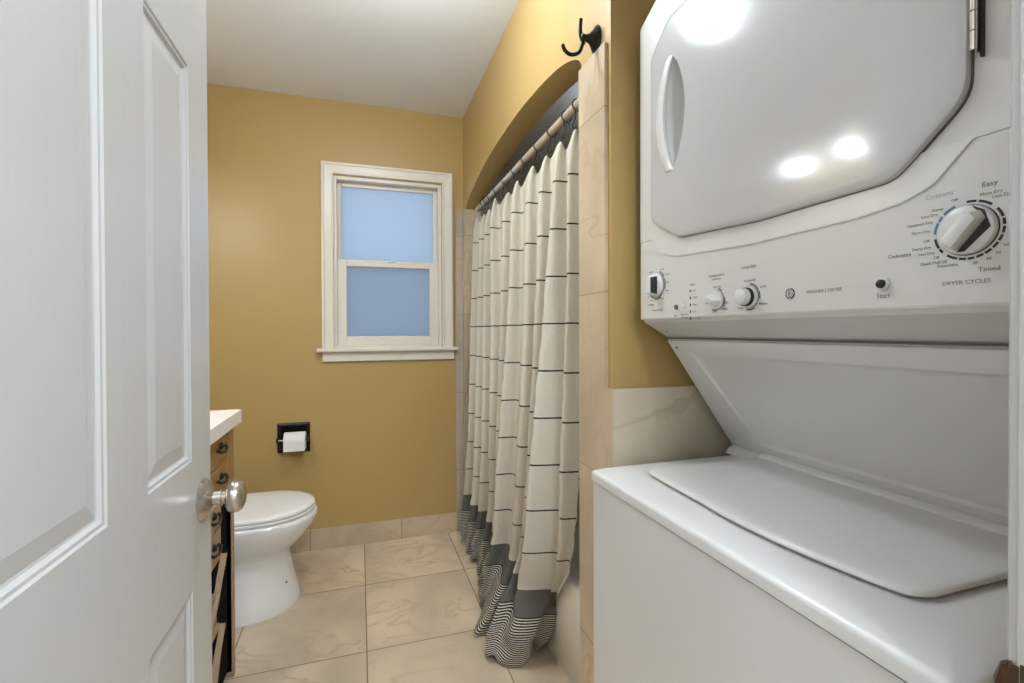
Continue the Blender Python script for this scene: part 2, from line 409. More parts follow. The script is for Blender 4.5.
# ------------------------------------------------------------------ window
def window():
    root = empty('window_1', (0.162, YB, 1.09)); root['kind'] = 'structure'
    y = YB
    # casing: mitred moulding from nested frames
    def frame(bm, x0, x1, z0, z1, wd, y0, y1, bottom=True, bev=0.002):
        add_box(bm, x0, x0+wd, y0, y1, z0, z1, bev=bev); add_box(bm, x1-wd, x1, y0, y1, z0, z1, bev=bev)
        add_box(bm, x0+wd, x1-wd, y0, y1, z1-wd, z1, bev=bev)
        if bottom: add_box(bm, x0+wd, x1-wd, y0, y1, z0, z0+wd, bev=bev)
        return bm
    # outer casing with a stepped profile swept round three sides
    prof = [(0.0, 0.0), (0.0, 0.020), (0.004, 0.023), (0.012, 0.023), (0.016, 0.017), (0.050, 0.014), (0.054, 0.018), (0.060, 0.018), (0.062, 0.010), (0.062, 0.0)]
    x0, x1, z0, z1 = -0.196, 0.524, 1.09, 2.115
    bm = bmesh.new(); rings = []
    for d, h in prof:
        rings.append([bm.verts.new((x0+d, y-h, z0)), bm.verts.new((x0+d, y-h, z1-d)), bm.verts.new((x1-d, y-h, z1-d)), bm.verts.new((x1-d, y-h, z0))])
    for A, B in zip(rings, rings[1:]+rings[:1]):
        for k in range(3): bm.faces.new((A[k], A[k+1], B[k+1], B[k]))
    bm.faces.new([r[0] for r in rings]); bm.faces.new([r[3] for r in rings][::-1])
    link('window_casing', bm, M_trim, root)
    link('window_sill', box(-0.222, 0.550, y-0.045, y+0.03, 1.078, 1.098, bev=0.006, seg=3), M_trim, root)
    link('window_apron', box(-0.194, 0.530, y-0.018, y, 1.026, 1.078, bev=0.003), M_trim, root)
    # jamb liner
    bm = bmesh.new(); frame(bm, WX0, WX1, 1.095, WZ1, 0.018, y-0.002, y+0.12)
    link('window_jamb', bm, M_trim, root)
    # upper sash (outer), lower sash (inner)
    up_ = link('upper_sash', frame(bmesh.new(), -0.117, 0.441, 1.555, 2.028, 0.024, y+0.045, y+0.075, bev=0.003), M_trim, root)
    link('glass_pane', box(-0.095, 0.419, y+0.058, y+0.062, 1.575, 2.006), M_glass, up_)
    bm = bmesh.new()
    add_box(bm, -0.117, -0.067, y+0.012, y+0.042, 1.113, 1.592, bev=0.003); add_box(bm, 0.391, 0.441, y+0.012, y+0.042, 1.113, 1.592, bev=0.003)
    add_box(bm, -0.067, 0.391, y+0.012, y+0.042, 1.113, 1.163, bev=0.003); add_box(bm, -0.067, 0.391, y+0.012, y+0.042, 1.554, 1.592, bev=0.003)
    lo = link('lower_sash', bm, M_trim, root)
    link('glass_pane', box(-0.070, 0.394, y+0.026, y+0.030, 1.160, 1.558), M_glass, lo)
    link('sash_lock', box(0.15, 0.19, y+0.008, y+0.014, 1.583, 1.590, bev=0.001), M_nickel, lo)
    link('added_dim_screen', box(-0.117, 0.441, y+0.100, y+0.1012, 1.113, 1.575), M_screen, root)  # added behind the lower sash to dim its glass
window()

# ------------------------------------------------------------------ door
def build_door():
    root = empty('panel_door', (-0.298, 0.262, 0.01), 'white six-panel door standing open along the left side of the view', 'door')
    xf, xb = -0.280, -0.315
    ys = [0.262, 0.452, 0.666, 0.776, 0.955, 1.062]; zs = [0.012, 0.22, 0.738, 0.965, 1.650, 1.760, 1.93, 2.04]
    bm = bmesh.new()
    for xx, s in ((xf, -1), (xb, 1)):
        cache = {}
        def v(yy, zz, dx=0):
            k = (round(yy, 4), round(zz, 4), dx)
            if k not in cache: cache[k] = bm.verts.new((xx+s*dx, yy, zz))
            return cache[k]
        for i in range(5):
            for j in range(7):
                y0, y1, z0, z1 = ys[i], ys[i+1], zs[j], zs[j+1]
                if i in (1, 3) and j in (1, 3, 5):
                    steps = [(0, 0), (0.003, 0.0022), (0.007, 0.0026), (0.011, 0.0062), (0.014, 0.0068), (0.037, 0.0032)]
                    for (a, da), (c, dc) in zip(steps, steps[1:]):
                        A = [v(y0+a, z0+a, da), v(y1-a, z0+a, da), v(y1-a, z1-a, da), v(y0+a, z1-a, da)]
                        B = [v(y0+c, z0+c, dc), v(y1-c, z0+c, dc), v(y1-c, z1-c, dc), v(y0+c, z1-c, dc)]
                        for k in range(4): bm.faces.new((A[k], A[(k+1) % 4], B[(k+1) % 4], B[k]))
                    bm.faces.new(B)
                else:
                    bm.faces.new((v(y0, z0), v(y1, z0), v(y1, z1), v(y0, z1)))
    # edges
    for y_ in (ys[0], ys[-1]):
        for j in range(7): bm.faces.new([bm.verts.new(p) for p in ((xf, y_, zs[j]), (xb, y_, zs[j]), (xb, y_, zs[j+1]), (xf, y_, zs[j+1]))])
    for z_ in (zs[0], zs[-1]):
        for i in range(5): bm.faces.new([bm.verts.new(p) for p in ((xf, ys[i], z_), (xb, ys[i], z_), (xb, ys[i+1], z_), (xf, ys[i+1], z_))])
    bmesh.ops.remove_doubles(bm, verts=bm.verts[:], dist=1e-5)
    link('door_slab', bm, M_door, root)
    ky, kz = 1.010, 0.880
    for x0, s in ((xf, 1), (xb, -1)):
        k = link('door_knob', lathe([(0.0125, 0.012), (0.0125, 0.030), (0.015, 0.0305), (0.015, 0.033), (0.0115, 0.034), (0.0115, 0.040), (0.019, 0.041), (0.0270, 0.045), (0.0297, 0.052), (0.0292, 0.060), (0.025, 0.067), (0.016, 0.0705), (0, 0.0715)], (x0, ky, kz), (s, 0, 0), 40), M_nickel, root, smooth=True, angle=50)
        link('knob_rosette', lathe([(0.0380, 0.0), (0.0385, 0.002), (0.0365, 0.0045), (0.030, 0.010), (0.020, 0.017), (0.0155, 0.019), (0.0125, 0.0195)], (x0, ky, kz), (s, 0, 0), 40), M_nickel, k, smooth=True, angle=50)
    link('latch_plate', box(-0.309, -0.286, 1.0615, 1.063, 0.85, 0.91), M_nickel, root)
    for z_ in (0.25, 1.05, 1.85):
        link('hinge', lathe([(0.006, 0), (0.006, 0.09)], (-0.286, 0.256, z_), (0, 0, 1), 12), M_nickel, root, smooth=True)
build_door()

# ------------------------------------------------------------------ toilet
def toilet():
    cy = 2.320
    root = empty('toilet', (-0.60, cy, 0), 'white porcelain toilet with closed lid below the window', 'toilet')
    def ring(z, xf, b_, xb=-0.74, n=48, p=2.4, back=0.5):
        xc = xf - min(0.24, (xf-xb)*0.5) ; out = []
        for k in range(n):
            a = 2*pi*k/n; ca, sa = cos(a), sin(a)
            if ca >= 0: x = xc + (xf-xc)*abs(ca)**(2/2.1)
            else: x = xc - (xc-xb)*abs(ca)**(back)
            out.append((x, cy + b_*math.copysign(abs(sa)**(2/2.1), sa), z))
        return out
    spec = [(0.0, -0.260, 0.176), (0.012, -0.258, 0.177), (0.05, -0.268, 0.170), (0.12, -0.288, 0.158), (0.19, -0.302, 0.150), (0.225, -0.304, 0.149), (0.245, -0.290, 0.153),
            (0.275, -0.255, 0.168), (0.31, -0.224, 0.183), (0.345, -0.200, 0.190), (0.375, -0.188, 0.196), (0.388, -0.190, 0.195), (0.393, -0.197, 0.189)]
    link('bowl', loft([ring(*s) for s in spec]), M_porc, root, smooth=True, angle=60)
    link('seat', loft([ring(z, xf, b_, -0.66) for z, xf, b_ in ((0.396, -0.204, 0.184), (0.398, -0.198, 0.190), (0.406, -0.197, 0.191), (0.409, -0.202, 0.186))]), M_seat, root, smooth=True, angle=60)
    link('lid', loft([ring(z, xf, b_, -0.665) for z, xf, b_ in ((0.412, -0.206, 0.183), (0.414, -0.200, 0.189), (0.423, -0.199, 0.190), (0.429, -0.205, 0.184), (0.432, -0.225, 0.166), (0.434, -0.30, 0.10))]), M_seat, root, smooth=True, angle=60)
    link('tank', box(-0.93, -0.735, cy-0.21, cy+0.21, 0.385, 0.73, bev=0.02, seg=4), M_porc, root, smooth=True)
    link('tank_lid', box(-0.94, -0.725, cy-0.22, cy+0.22, 0.731, 0.765, bev=0.008, seg=3), M_porc, root, smooth=True)
    link('flush_lever', tube([(-0.725, cy-0.15, 0.68), (-0.712, cy-0.15, 0.68), (-0.708, cy-0.10, 0.675)], 0.006), M_chrome, root, smooth=True)
    for s in (-1, 1): link('seat_hinge', lathe([(0.012, 0), (0.012, 0.05)], (-0.665, cy+s*0.08-0.025, 0.412), (0, 1, 0), 16), M_seat, root, smooth=True)
    link('bolt_cap', lathe([(0.004, 0), (0.0035, 0.004), (0, 0.006)], (-0.304, cy-0.112, 0.125), (0.55, -0.83, 0), 16), M_gap, root, smooth=True)
toilet()

# ------------------------------------------------------------------ toilet paper holder + roll
def paper():
    y = YB
    t = empty('toilet_paper_holder', (-0.341, y, 0.622), 'black recessed toilet paper holder set in the ochre wall', 'toilet paper holder')
    x0, x1, z0, z1 = -0.422, -0.260, 0.542, 0.702
    bm = bmesh.new(); prof = [(0, 0), (0.002, 0.006), (0.010, 0.010), (0.018, 0.009), (0.022, 0.003), (0.022, 0.0)]
    rings = []
    for d, h in prof: rings.append([bm.verts.new(p) for p in ((x0+d, y-h, z0+d), (x1-d, y-h, z0+d), (x1-d, y-h, z1-d), (x0+d, y-h, z1-d))])
    for A, B in zip(rings, rings[1:]+rings[:1]):
        for k in range(4): bm.faces.new((A[k], A[(k+1) % 4], B[(k+1) % 4], B[k]))
    link('frame', bm, M_black, t)
    link('recess_back', box(x0+0.02, x1-0.02, y-0.0015, y-0.0004, z0+0.02, z1-0.02), M_blk, t)
    for x_, s in ((x0+0.004, 1), (x1-0.004, -1)):
        link('arm', prism(round_poly([(y-0.006, 0.603), (y-0.060, 0.607), (y-0.060, 0.629), (y-0.006, 0.633)], 0.006), 'X', x_, x_+s*0.008, bev=0.001), M_black, t)
    link('spindle', lathe([(0.006, 0), (0.006, 0.146)], (x0+0.008, y-0.048, 0.618), (1, 0, 0), 16), M_chrome, t, smooth=True)
    r = lathe([(0.046, 0), (0.0468, 0.001), (0.0468, 0.102), (0.046, 0.103), (0.020, 0.103), (0.020, 0)], (-0.3800, y-0.052, 0.6135), (1, 0, 0), 40, caps=False)
    R = link('toilet_paper_roll', r, M_paper, smooth=True)
    bm = R.data
    tag(R, 'white toilet paper roll on the black wall holder', 'toilet paper')
    # close the inner ring
    b2 = bmesh.new(); b2.from_mesh(R.data); bmesh.ops.holes_fill(b2, edges=b2.edges[:], sides=0); b2.free()
    link('loose_sheet', prism([(y-0.0994, 0.615), (y-0.0994, 0.568), (y-0.0985, 0.568), (y-0.0985, 0.615)], 'X', -0.3795, -0.2775), M_paper, R)
paper()

# ------------------------------------------------------------------ vanity
def vanity():
    root = empty('vanity_cabinet', (-0.69, 1.4, 0), 'brown wood vanity cabinet with black pulls beyond the door knob', 'vanity cabinet')
    xf = -0.420; y1 = 1.862; y0 = 0.96; zt = 0.872
    bm = bmesh.new()
    add_box(bm, XL+0.002, xf-0.004, y0, y1-0.004, 0.66, zt)          # upper box
    add_box(bm, XL+0.002, xf-0.03, y0, 1.70, 0.32, 0.66)            # lower drawers box
    link('body', bm, M_wood, root)
    link('side_panel', box(XL+0.002, xf-0.006, y1-0.022, y1-0.004, 0.02, 0.66), M_wood2, root)
    link('niche_panel', box(xf-0.045, xf-0.018, 1.690, y1-0.022, 0.03, 0.66), M_blk, root)  # flat black panel between the lower drawers and the leg
    link('leg', box(xf-0.03, xf, y1-0.022, y1, 0.0, 0.66, bev=0.002), M_wood2, root)
    link('leg', box(xf-0.05, xf, y0, y0+0.05, 0.0, 0.66, bev=0.002), M_wood2, root)
    link('corner_post', box(xf-0.03, xf, y1-0.075, y1, 0.66, zt, bev=0.002), M_wood, root)
    def pull(z, y, parent):
        link('drawer_pull', add_tube(bmesh.new(), catmull([(xf+0.001, y-0.042, z+0.008), (xf+0.010, y-0.036, z+0.000), (xf+0.014, y, z-0.007), (xf+0.010, y+0.036, z+0.000), (xf+0.001, y+0.042, z+0.008)], 5), 0.0048, 10), M_black, parent, smooth=True)
        add = lathe([(0.012, 0), (0.010, 0.006), (0.006, 0.010)], (xf, y, z+0.012), (1, 0, 0), 16); link('pull_plate', add, M_black, parent, smooth=True)
    for (a, c, ya, yb, m) in ((0.772, 0.862, 1.42, 1.783, M_wood), (0.676, 0.768, 1.42, 1.783, M_wood), (0.585, 0.660, 1.42, 1.705, M_wood2), (0.480, 0.580, 1.42, 1.700, M_wood2)):
        d = link('drawer', box(xf-0.03, xf-0.001, ya, yb, a, c, bev=0.0015), m, root)
        pull((a+c)/2+0.002, yb-0.085, d)
    for (a, c, m) in ((0.676, 0.862, M_wood), (0.48, 0.66, M_wood2)):
        d = link('drawer', box(xf-0.03, xf-0.001, 1.02, 1.416, a, c, bev=0.0015), m, root); pull((a+c)/2, 1.22, d)
    link('lower_rail', box(xf-0.03, xf-0.002, 1.0, 1.585, 0.02, 0.478, bev=0.002), M_wood2, root)
    # curved brackets of the open base
    def bracket(zA, zB, yA, yB):
        c0 = catmull([(yA, zA, 0), (yA-0.055, zA-0.055, 0), (yA-0.085, (zA+zB)/2-0.01, 0), (yB, zB, 0)], 6)
        pts = [(p.x, p.y) for p in c0] + [(p.x-0.018, p.y-0.020) for p in c0[::-1]]
        link('curved_bracket', prism(pts, 'X', xf-0.018, xf, bev=0.001), M_wood2, root)
    bracket(0.462, 0.30, 1.770, 1.585); bracket(0.245, 0.05, 1.745, 1.60)
    link('shelf_board', box(xf-0.25, xf-0.004, 1.585, 1.690, 0.262, 0.278), M_wood2, root)
    link('shelf_board', box(xf-0.25, xf-0.012, 1.585, 1.690, 0.278, 0.372), mat('storage_box_gray', (0.30, 0.27, 0.22), 0.6), root)
    c = link('countertop', box(XL+0.002, -0.398, 0.93, 1.880, 0.873, 0.918, bev=0.002), M_counter)
    tag(c, 'white countertop on the brown vanity behind the door', 'countertop')
vanity()

# ------------------------------------------------------------------ tub
def tub():
    X0, X1, Y0, Y1, Z = 0.660, XR-0.010, 1.1975, 2.704, 0.360
    bm = bmesh.new()
    def rr(x0, x1, y0, y1, z, r=0.0, n=6):
        p = round_poly([(x0, y0), (x1, y0), (x1, y1), (x0, y1)], max(r, 0.001), n); return [bm.verts.new((a, b_, z)) for a, b_ in p]
    R = [rr(X0+0.010, X1, Y0, Y1, 0.0), rr(X0+0.010, X1, Y0, Y1, 0.02), rr(X0, X1, Y0, Y1, 0.03), rr(X0, X1, Y0, Y1, Z-0.022, 0.004), rr(X0+0.004, X1-0.002, Y0+.001, Y1-.001, Z-0.008, 0.006), rr(X0+0.018, X1-0.006, Y0+.003, Y1-.003, Z, 0.01),
         rr(X0+0.075, X1-0.05, Y0+0.08, Y1-0.08, Z, 0.12), rr(X0+0.088, X1-0.06, Y0+0.09, Y1-0.09, Z-0.015, 0.12), rr(X0+0.13, X1-0.10, Y0+0.16, Y1-0.14, 0.09, 0.12), rr(X0+0.19, X1-0.16, Y0+0.24, Y1-0.2, 0.06, 0.1)]
    n = len(R[0])
    for A, B in zip(R, R[1:]):
        for k in range(n): bm.faces.new((A[k], A[(k+1) % n], B[(k+1) % n], B[k]))
    bm.faces.new(R[-1])
    o = link('bathtub', bm, M_tub, smooth=True, angle=50)
    tag(o, 'off-white bathtub with a flat apron behind the curtain', 'bathtub')
tub()

# ------------------------------------------------------------------ shower rod, rings, curtain
def smoothstep(t): return t*t*(3-2*t)
ROD_X, ROD_Z = 0.660, 1.903
def rod():
    t = empty('shower_rod', (ROD_X, 1.95, ROD_Z), 'pale metal shower rod across the arched tub opening', 'shower rod')
    link('rod', lathe([(0.0135, 0), (0.0135, YB-0.0095-1.196)], (ROD_X, 1.196, ROD_Z), (0, 1, 0), 24), M_rod, t, smooth=True)
    link('sleeve', lathe([(0.0152, 0), (0.0152, 0.75)], (ROD_X, 1.200, ROD_Z), (0, 1, 0), 24), mat('rod_sleeve', (0.50, 0.42, 0.32), 0.3, metal=0.15), t, smooth=True)
    link('end_flange', lathe([(0.030, 0), (0.028, 0.008), (0.016, 0.020)], (ROD_X, YB-0.0095, ROD_Z), (0, -1, 0), 24), M_nickel, t, smooth=True)
    link('end_flange', lathe([(0.030, 0), (0.028, 0.008), (0.016, 0.020)], (ROD_X, 1.196, ROD_Z), (0, 1, 0), 24), M_nickel, t, smooth=True)
rod()
crest_top = [(0.625, 1.275), (0.630, 1.375), (0.616, 1.46), (0.614, 1.588), (0.618, 1.735), (0.608, 1.894), (0.618, 2.06), (0.600, 2.205), (0.614, 2.365), (0.616, 2.49), (0.607, 2.60)]
LV = {  # cloth height: (crest positions, fold depth)
 1.822: ([(x+0.024, y) for x, y in crest_top], 0.020),
 1.78: ([(x+0.010, y) for x, y in crest_top], 0.034),
 1.685: (crest_top, 0.046),
 1.25: ([(0.625, 1.275), (0.622, 1.375), (0.585, 1.475), (0.600, 1.595), (0.605, 1.735), (0.590, 1.90), (0.605, 2.055), (0.595, 2.185), (0.598, 2.345), (0.595, 2.46), (0.585, 2.57)], 0.055),
 0.75: ([(0.625, 1.295), (0.603, 1.38), (0.537, 1.485), (0.572, 1.605), (0.582, 1.733), (0.552, 1.91), (0.580, 2.04), (0.576, 2.15), (0.575, 2.29), (0.567, 2.40), (0.560, 2.52)], 0.070),
 0.45: ([(0.632, 1.37), (0.618, 1.435), (0.528, 1.530), (0.565, 1.650), (0.572, 1.765), (0.540, 1.935), (0.575, 2.06), (0.580, 2.17), (0.570, 2.31), (0.560, 2.42), (0.552, 2.56)], 0.070),
 0.272: ([(0.640, 1.50), (0.632, 1.535), (0.526, 1.590), (0.545, 1.700), (0.565, 1.800), (0.532, 1.96), (0.565, 2.08), (0.575, 2.2), (0.565, 2.34), (0.553, 2.44), (0.545, 2.60)], 0.070),
 0.12: ([(0.645, 1.62), (0.612, 1.575), (0.495, 1.570), (0.452, 1.665), (0.492, 1.800), (0.495, 1.97), (0.530, 2.09), (0.545, 2.21), (0.545, 2.35), (0.535, 2.46), (0.530, 2.60)], 0.045),
 0.004: ([(0.648, 1.73), (0.590, 1.640), (0.495, 1.590), (0.418, 1.640), (0.425, 1.790), (0.470, 1.97), (0.510, 2.10), (0.530, 2.22), (0.530, 2.35), (0.525, 2.46), (0.525, 2.59)], 0.035),
}
def curtain():
    hs = sorted(LV, reverse=True)
    cols = []
    for h in hs:
        cr, dep = LV[h]; row = []
        xmax = 0.652 if h < 0.40 else (0.655 if h < 0.6 else 0.672)
        for i, (x, y) in enumerate(cr):
            row.append(Vector((x, y, h)))
            if i+1 < len(cr):
                x2, y2 = cr[i+1]
                dd_ = dep*(1.55 if i+1 == 2 and h < 1.3 else 1.0)
                xt = min(x2+dd_, xmax); row.append(Vector((xt, max(y2-0.36*(xt-x2), y+0.3*(y2-y) if y2 > y else y2-0.05), h)))
        cols.append(catmull(row, 9))
    n = len(cols[0])
    # drape between levels
    grid = []
    for k in range(n):
        grid.append(catmull([c[k] for c in cols], 14))
    m = len(grid[0]); bm = bmesh.new(); uvl = bm.loops.layers.uv.new('UVMap')
    ulen = [k/(n-1)*2.6 for k in range(n)]
    vs = []
    rnd = random.Random(3)
    ph = [rnd.uniform(0, 6.28) for _ in range(8)]
    for k in range(n):
        col = []
        for j in range(m):
            p = grid[k][j].copy(); z = p.z; s = min(1.0, max(0.0, (1.78-z)/0.5))
            amp = 0.0022*s + (0.006 if z < 0.30 else 0.0)*max(0.0, 1-z/0.30)
            p.x -= amp*(sin(k*0.31+z*23+ph[0])*sin(z*41+k*0.11+ph[1]) + 0.6*sin(k*0.17-z*57+ph[2]))
            # scalloped top between the rings
            if z > 1.70:
                f = (z-1.70)/0.12; p.z -= f*0.020*(0.5-0.5*cos(2*pi*(k/18.0)))+f*0.008*sin(k*0.23+1)
            # the hem lies a little uneven on the floor
            if z < 0.12: p.z = max(0.004, p.z + (0.12-z)*0.12*(1+sin(k*0.21+ph[3])))
            col.append((bm.verts.new(p), ulen[k], z))
        vs.append(col)
    for k in range(n-1):
        for j in range(m-1):
            q = (vs[k][j], vs[k+1][j], vs[k+1][j+1], vs[k][j+1])
            f = bm.faces.new([a[0] for a in q])
            for lp, a in zip(f.loops, q): lp[uvl].uv = (a[1], a[2])
    o = link('shower_curtain', bm, M_cloth, smooth=True, angle=180)
    md = o.modifiers.new('thick', 'SOLIDIFY'); md.thickness = 0.0012; md.offset = 0
    tag(o, 'cream shower curtain with thin black lines and a grey striped hem', 'shower curtain')
    return grid
grid = curtain()

def rings():
    ys = [1.262, 1.365, 1.452, 1.575, 1.715, 1.865, 2.00, 2.15, 2.30, 2.42, 2.50, 2.56]
    names = ['nearest the tiled pillar', 'second from the tiled pillar', 'third from the tiled pillar', 'fourth from the tiled pillar', 'fifth from the tiled pillar', 'sixth from the tiled pillar', 'seventh from the tiled pillar',
             'sixth from the window end', 'fourth from the window end', 'third from the window end', 'second from the window end', 'nearest the window wall']
    names[7] = 'fifth from the window end'
    proto = None
    bm = bmesh.new()
    pts = [(0.019*sin(a), 0.0, 0.0005+0.019*cos(a)) for a in [radians(d) for d in range(-150, 151, 20)]]
    add_tube(bm, [Vector(p) for p in pts], 0.0019, 8)
    add_tube(bm, catmull([pts[0], (-0.006, 0.004, -0.030), (-0.012, 0.006, -0.052), (-0.016, 0.006, -0.066), (-0.010, 0.006, -0.073), (-0.004, 0.006, -0.066)], 5), 0.0017, 8)
    add_tube(bm, catmull([pts[-1], (0.006, -0.004, -0.030), (0.012, -0.012, -0.050), (0.014, -0.014, -0.062)], 5), 0.0017, 8)
    add_lathe(bm, [(0, 0), (0.003, 0.001), (0.003, 0.005), (0, 0.006)], (-0.0, 0, -0.0225), (0, 0, 1), 8)
    me_o = link('curtain_ring', bm, M_black, smooth=True)
    for i, (y, nm) in enumerate(zip(ys, names)):
        o = me_o if i == 0 else me_o.copy()
        if i: COL.objects.link(o)
        o.location = (ROD_X, y, ROD_Z); o.rotation_euler = (0, 0, radians(random.uniform(-14, 14)))
        tag(o, 'black curtain ring with hook on the shower rod, ' + nm, 'curtain ring', 'black rings holding the shower curtain')
rings()

# ------------------------------------------------------------------ robe hook
def hook():
    t = empty('robe_hook', (XS, 1.108, 1.943), 'dark bronze double robe hook above the tiled pillar', 'hook')
    # oval flared base
    R = []
    for r, h in ((0.0, 0), (1.0, 0.0), (1.0, 0.004), (0.86, 0.009), (0.62, 0.014), (0.36, 0.022), (0.26, 0.030), (0.26, 0.042), (0.0, 0.045)):
        r = max(r, 0.01)
        R.append([(XS-h, 1.108+0.024*r*cos(a), 1.943+0.037*r*sin(a)) for a in [2*pi*k/28 for k in range(28)]])
    link('base_plate', loft(R), M_black, t, smooth=True, angle=50)
    x = XS-0.040
    link('upper_prong', tube(catmull([(x+0.002, 1.108, 1.925), (x-0.006, 1.108, 1.945), (x-0.008, 1.108, 1.968), (x-0.006, 1.108, 1.988)], 6), 0.0052, 12), M_black, t, smooth=True)
    link('lower_prong', tube(catmull([(x, 1.108, 1.950), (x-0.002, 1.108, 1.925), (x-0.012, 1.108, 1.902), (x-0.034, 1.108, 1.893), (x-0.050, 1.108, 1.900), (x-0.057, 1.108, 1.914)], 6), 0.0048, 12), M_black, t, smooth=True)
    link('neck', lathe([(0.008, 0), (0.008, 0.014), (0, 0.017)], (XS-0.032, 1.108, 1.943), (-1, 0, 0), 16), M_black, t, smooth=True)
hook()

# ------------------------------------------------------------------ stacked washer and dryer
def txt(parent, s, y, z, size, m, x, name='lettering', align='CENTER', rot=0.0, sx=1.0):
    cu = bpy.data.curves.new('t', 'FONT'); cu.body = s; cu.size = size; cu.extrude = 0.0001; cu.align_x = align; cu.align_y = 'CENTER'; cu.resolution_u = 2
    o = bpy.data.objects.new('t', cu); COL.objects.link(o)
    dg = bpy.context.evaluated_depsgraph_get(); me = bpy.data.meshes.new_from_object(o.evaluated_get(dg))
    bpy.data.objects.remove(o); bpy.data.curves.remove(cu)
    Mx = Matrix(((0, 0, -1), (-1, 0, 0), (0, 1, 0))).to_4x4() @ Matrix.Rotation(rot, 4, 'Z') @ Matrix.Diagonal((sx, 1, 1, 1))
    me.transform(Matrix.Translation((x-0.0002, y, z)) @ Mx)
    me.materials.clear(); me.materials.append(m); me.name = name
    q = bpy.data.objects.new(name, me); COL.objects.link(q); q.parent = parent; q.matrix_parent_inverse = parent.matrix_world.inverted()
    return q
def joined(parent, name, m, fn):
    bm = bmesh.new(); fn(bm); return link(name, bm, m, parent)

def laundry():
    YR, YL = 0.285, 0.999; XW = 0.516; XD = 0.655; XBk = 1.30
    root = empty('stacked_washer_dryer', (0.9, 0.656, 0), 'tall white stacked washer and dryer filling the right side', 'washer dryer')
    root_x = 0
    # washer cabinet
    cab = link('washer_cabinet', prism(round_poly([(XW, YL), (XW, YR), (XBk, YR), (XBk, YL)], [0.012, 0.012, 0, 0], 4), 'Z', 0.02, 0.838), M_app, root, smooth=True)
    for (x, y) in ((0.56, 0.36), (0.56, 0.95), (1.25, 0.36), (1.25, 0.95)):
        link('foot', lathe([(0.018, 0), (0.018, 0.008), (0.008, 0.010), (0.008, 0.022)], (x, y, 0), (0, 0, 1), 16), M_dark, root, smooth=True)
    link('deck_seam', box(XW+0.004, 1.2, YR+0.003, YL-0.003, 0.8375, 0.8415), M_gap, root)
    # washer deck: rounded front edge
    def dk(inset, z, cut=0.045):
        x0 = XW-0.003+inset; yl = YL+0.004-inset*0.6; yr = YR-0.004+inset*0.6
        p = round_poly([(x0, yl-0.006), (x0+0.030, yl), (0.955, yl), (0.955, yr), (x0+0.030, yr), (x0, yr+0.006)], [0.006, 0.02, 0, 0, 0.02, 0.006], 5)
        return [(a, b_, z) for a, b_ in p]
    link('washer_deck', loft([dk(0.0, 0.8415), dk(0.0, 0.856), dk(0.001, 0.8605), dk(0.004, 0.8635), dk(0.010, 0.8655), dk(0.04, 0.8715), dk(0.08, 0.8738)]), M_app, root, smooth=True, angle=50)
    # lid with a wavy front edge
    lid = [(0.612, 0.903), (0.598, 0.890), (0.592, 0.859), (0.586, 0.78), (0.582, 0.709), (0.576, 0.64), (0.576, 0.57), (0.582, 0.50), (0.592, 0.44), (0.602, 0.398), (0.612, 0.380), (0.635, 0.371), (0.75, 0.371), (0.915, 0.371), (0.915, 0.903), (0.75, 0.903)]
    lidc = [(p.x, p.y) for p in catmull([(a, b_, 0) for a, b_ in lid[:12]], 4)] + lid[12:]
    cx, cyy = 0.75, 0.637
    def lr(sc, z): return [(cx+(a-cx)*(1-sc/0.17), cyy+(b_-cyy)*(1-sc/0.27), z) for a, b_ in lidc]
    ld = link('washer_lid', loft([lr(0.010, 0.8738), lr(0.008, 0.8765), lr(0.001, 0.8785), lr(0.0, 0.880), lr(0.001, 0.883), lr(0.004, 0.8855), lr(0.012, 0.8868), lr(0.03, 0.8868)]), M_app, root, smooth=True, angle=60)
    # raised hinge ledge at the back of the lid
    prof = [(0.900, 0.872), (0.903, 0.888), (0.910, 0.893), (0.935, 0.897), (0.955, 0.897), (0.955, 0.872)]
    link('hinge_ledge', prism(prof, 'Y', YR+0.002, 0.893, bev=0.001), M_app, root, smooth=True)
    prof2 = [(0.902, 0.872), (0.912, 0.884), (0.926, 0.890), (0.955, 0.892), (0.955, 0.872)]
    link('hinge_ledge', prism(prof2, 'Y', 0.898, YL+0.001, bev=0.001), M_app, root, smooth=True)
    # dryer body: profile in X,Z
    prof = [(XD, 1.945), (XD, 1.216), (XD+0.006, 1.209), (0.727, 1.1725), (0.727, 1.170), (0.932, 0.888), (0.955, 0.872), (XBk, 0.872), (XBk, 1.945)]
    bm = bmesh.new()
    A = [bm.verts.new((a, YR, z)) for a, z in prof]; B = [bm.verts.new((a, YL, z)) for a, z in prof]
    bm.faces.new(A); bm.faces.new(B[::-1]); n = len(prof)
    for i in range(n): bm.faces.new((A[i], A[(i+1) % n], B[(i+1) % n], B[i]))
    body = link('dryer_cabinet', bm, M_app, root)
    cut = prism([(YL+0.001, 1.915), (YL+0.001, 1.96), (YL-0.078, 1.96)], 'X', XD-0.02, XD+0.03); boolean_cut(body, cut)
    # slanted apron with an embossed field
    u = Vector((0.932-0.727, 0, 0.888-1.170)); L = u.length; u.normalize(); nrm = Vector((u.z, 0, -u.x))   # towards the viewer and down
    if nrm.x > 0: nrm = -nrm
    O = Vector((0.727, 0, 1.170))
    def S(y, s, h): return O + u*s + nrm*h + Vector((0, y, 0))
    outl = round_poly([(YR, 0.004), (YL, 0.004), (YL, L-0.002), (YR, L-0.002)], 0.001, 2)
    inn = round_poly([(YR+0.050, 0.040), (YL-0.060, 0.040), (YL-0.105, L-0.035), (YR+0.030, L-0.035)], [0.04, 0.015, 0.015, 0.04], 6)
    bm = bmesh.new(); oc = [(YR, 0.003), (YL, 0.003), (YL, L-0.004), (YR, L-0.004)]
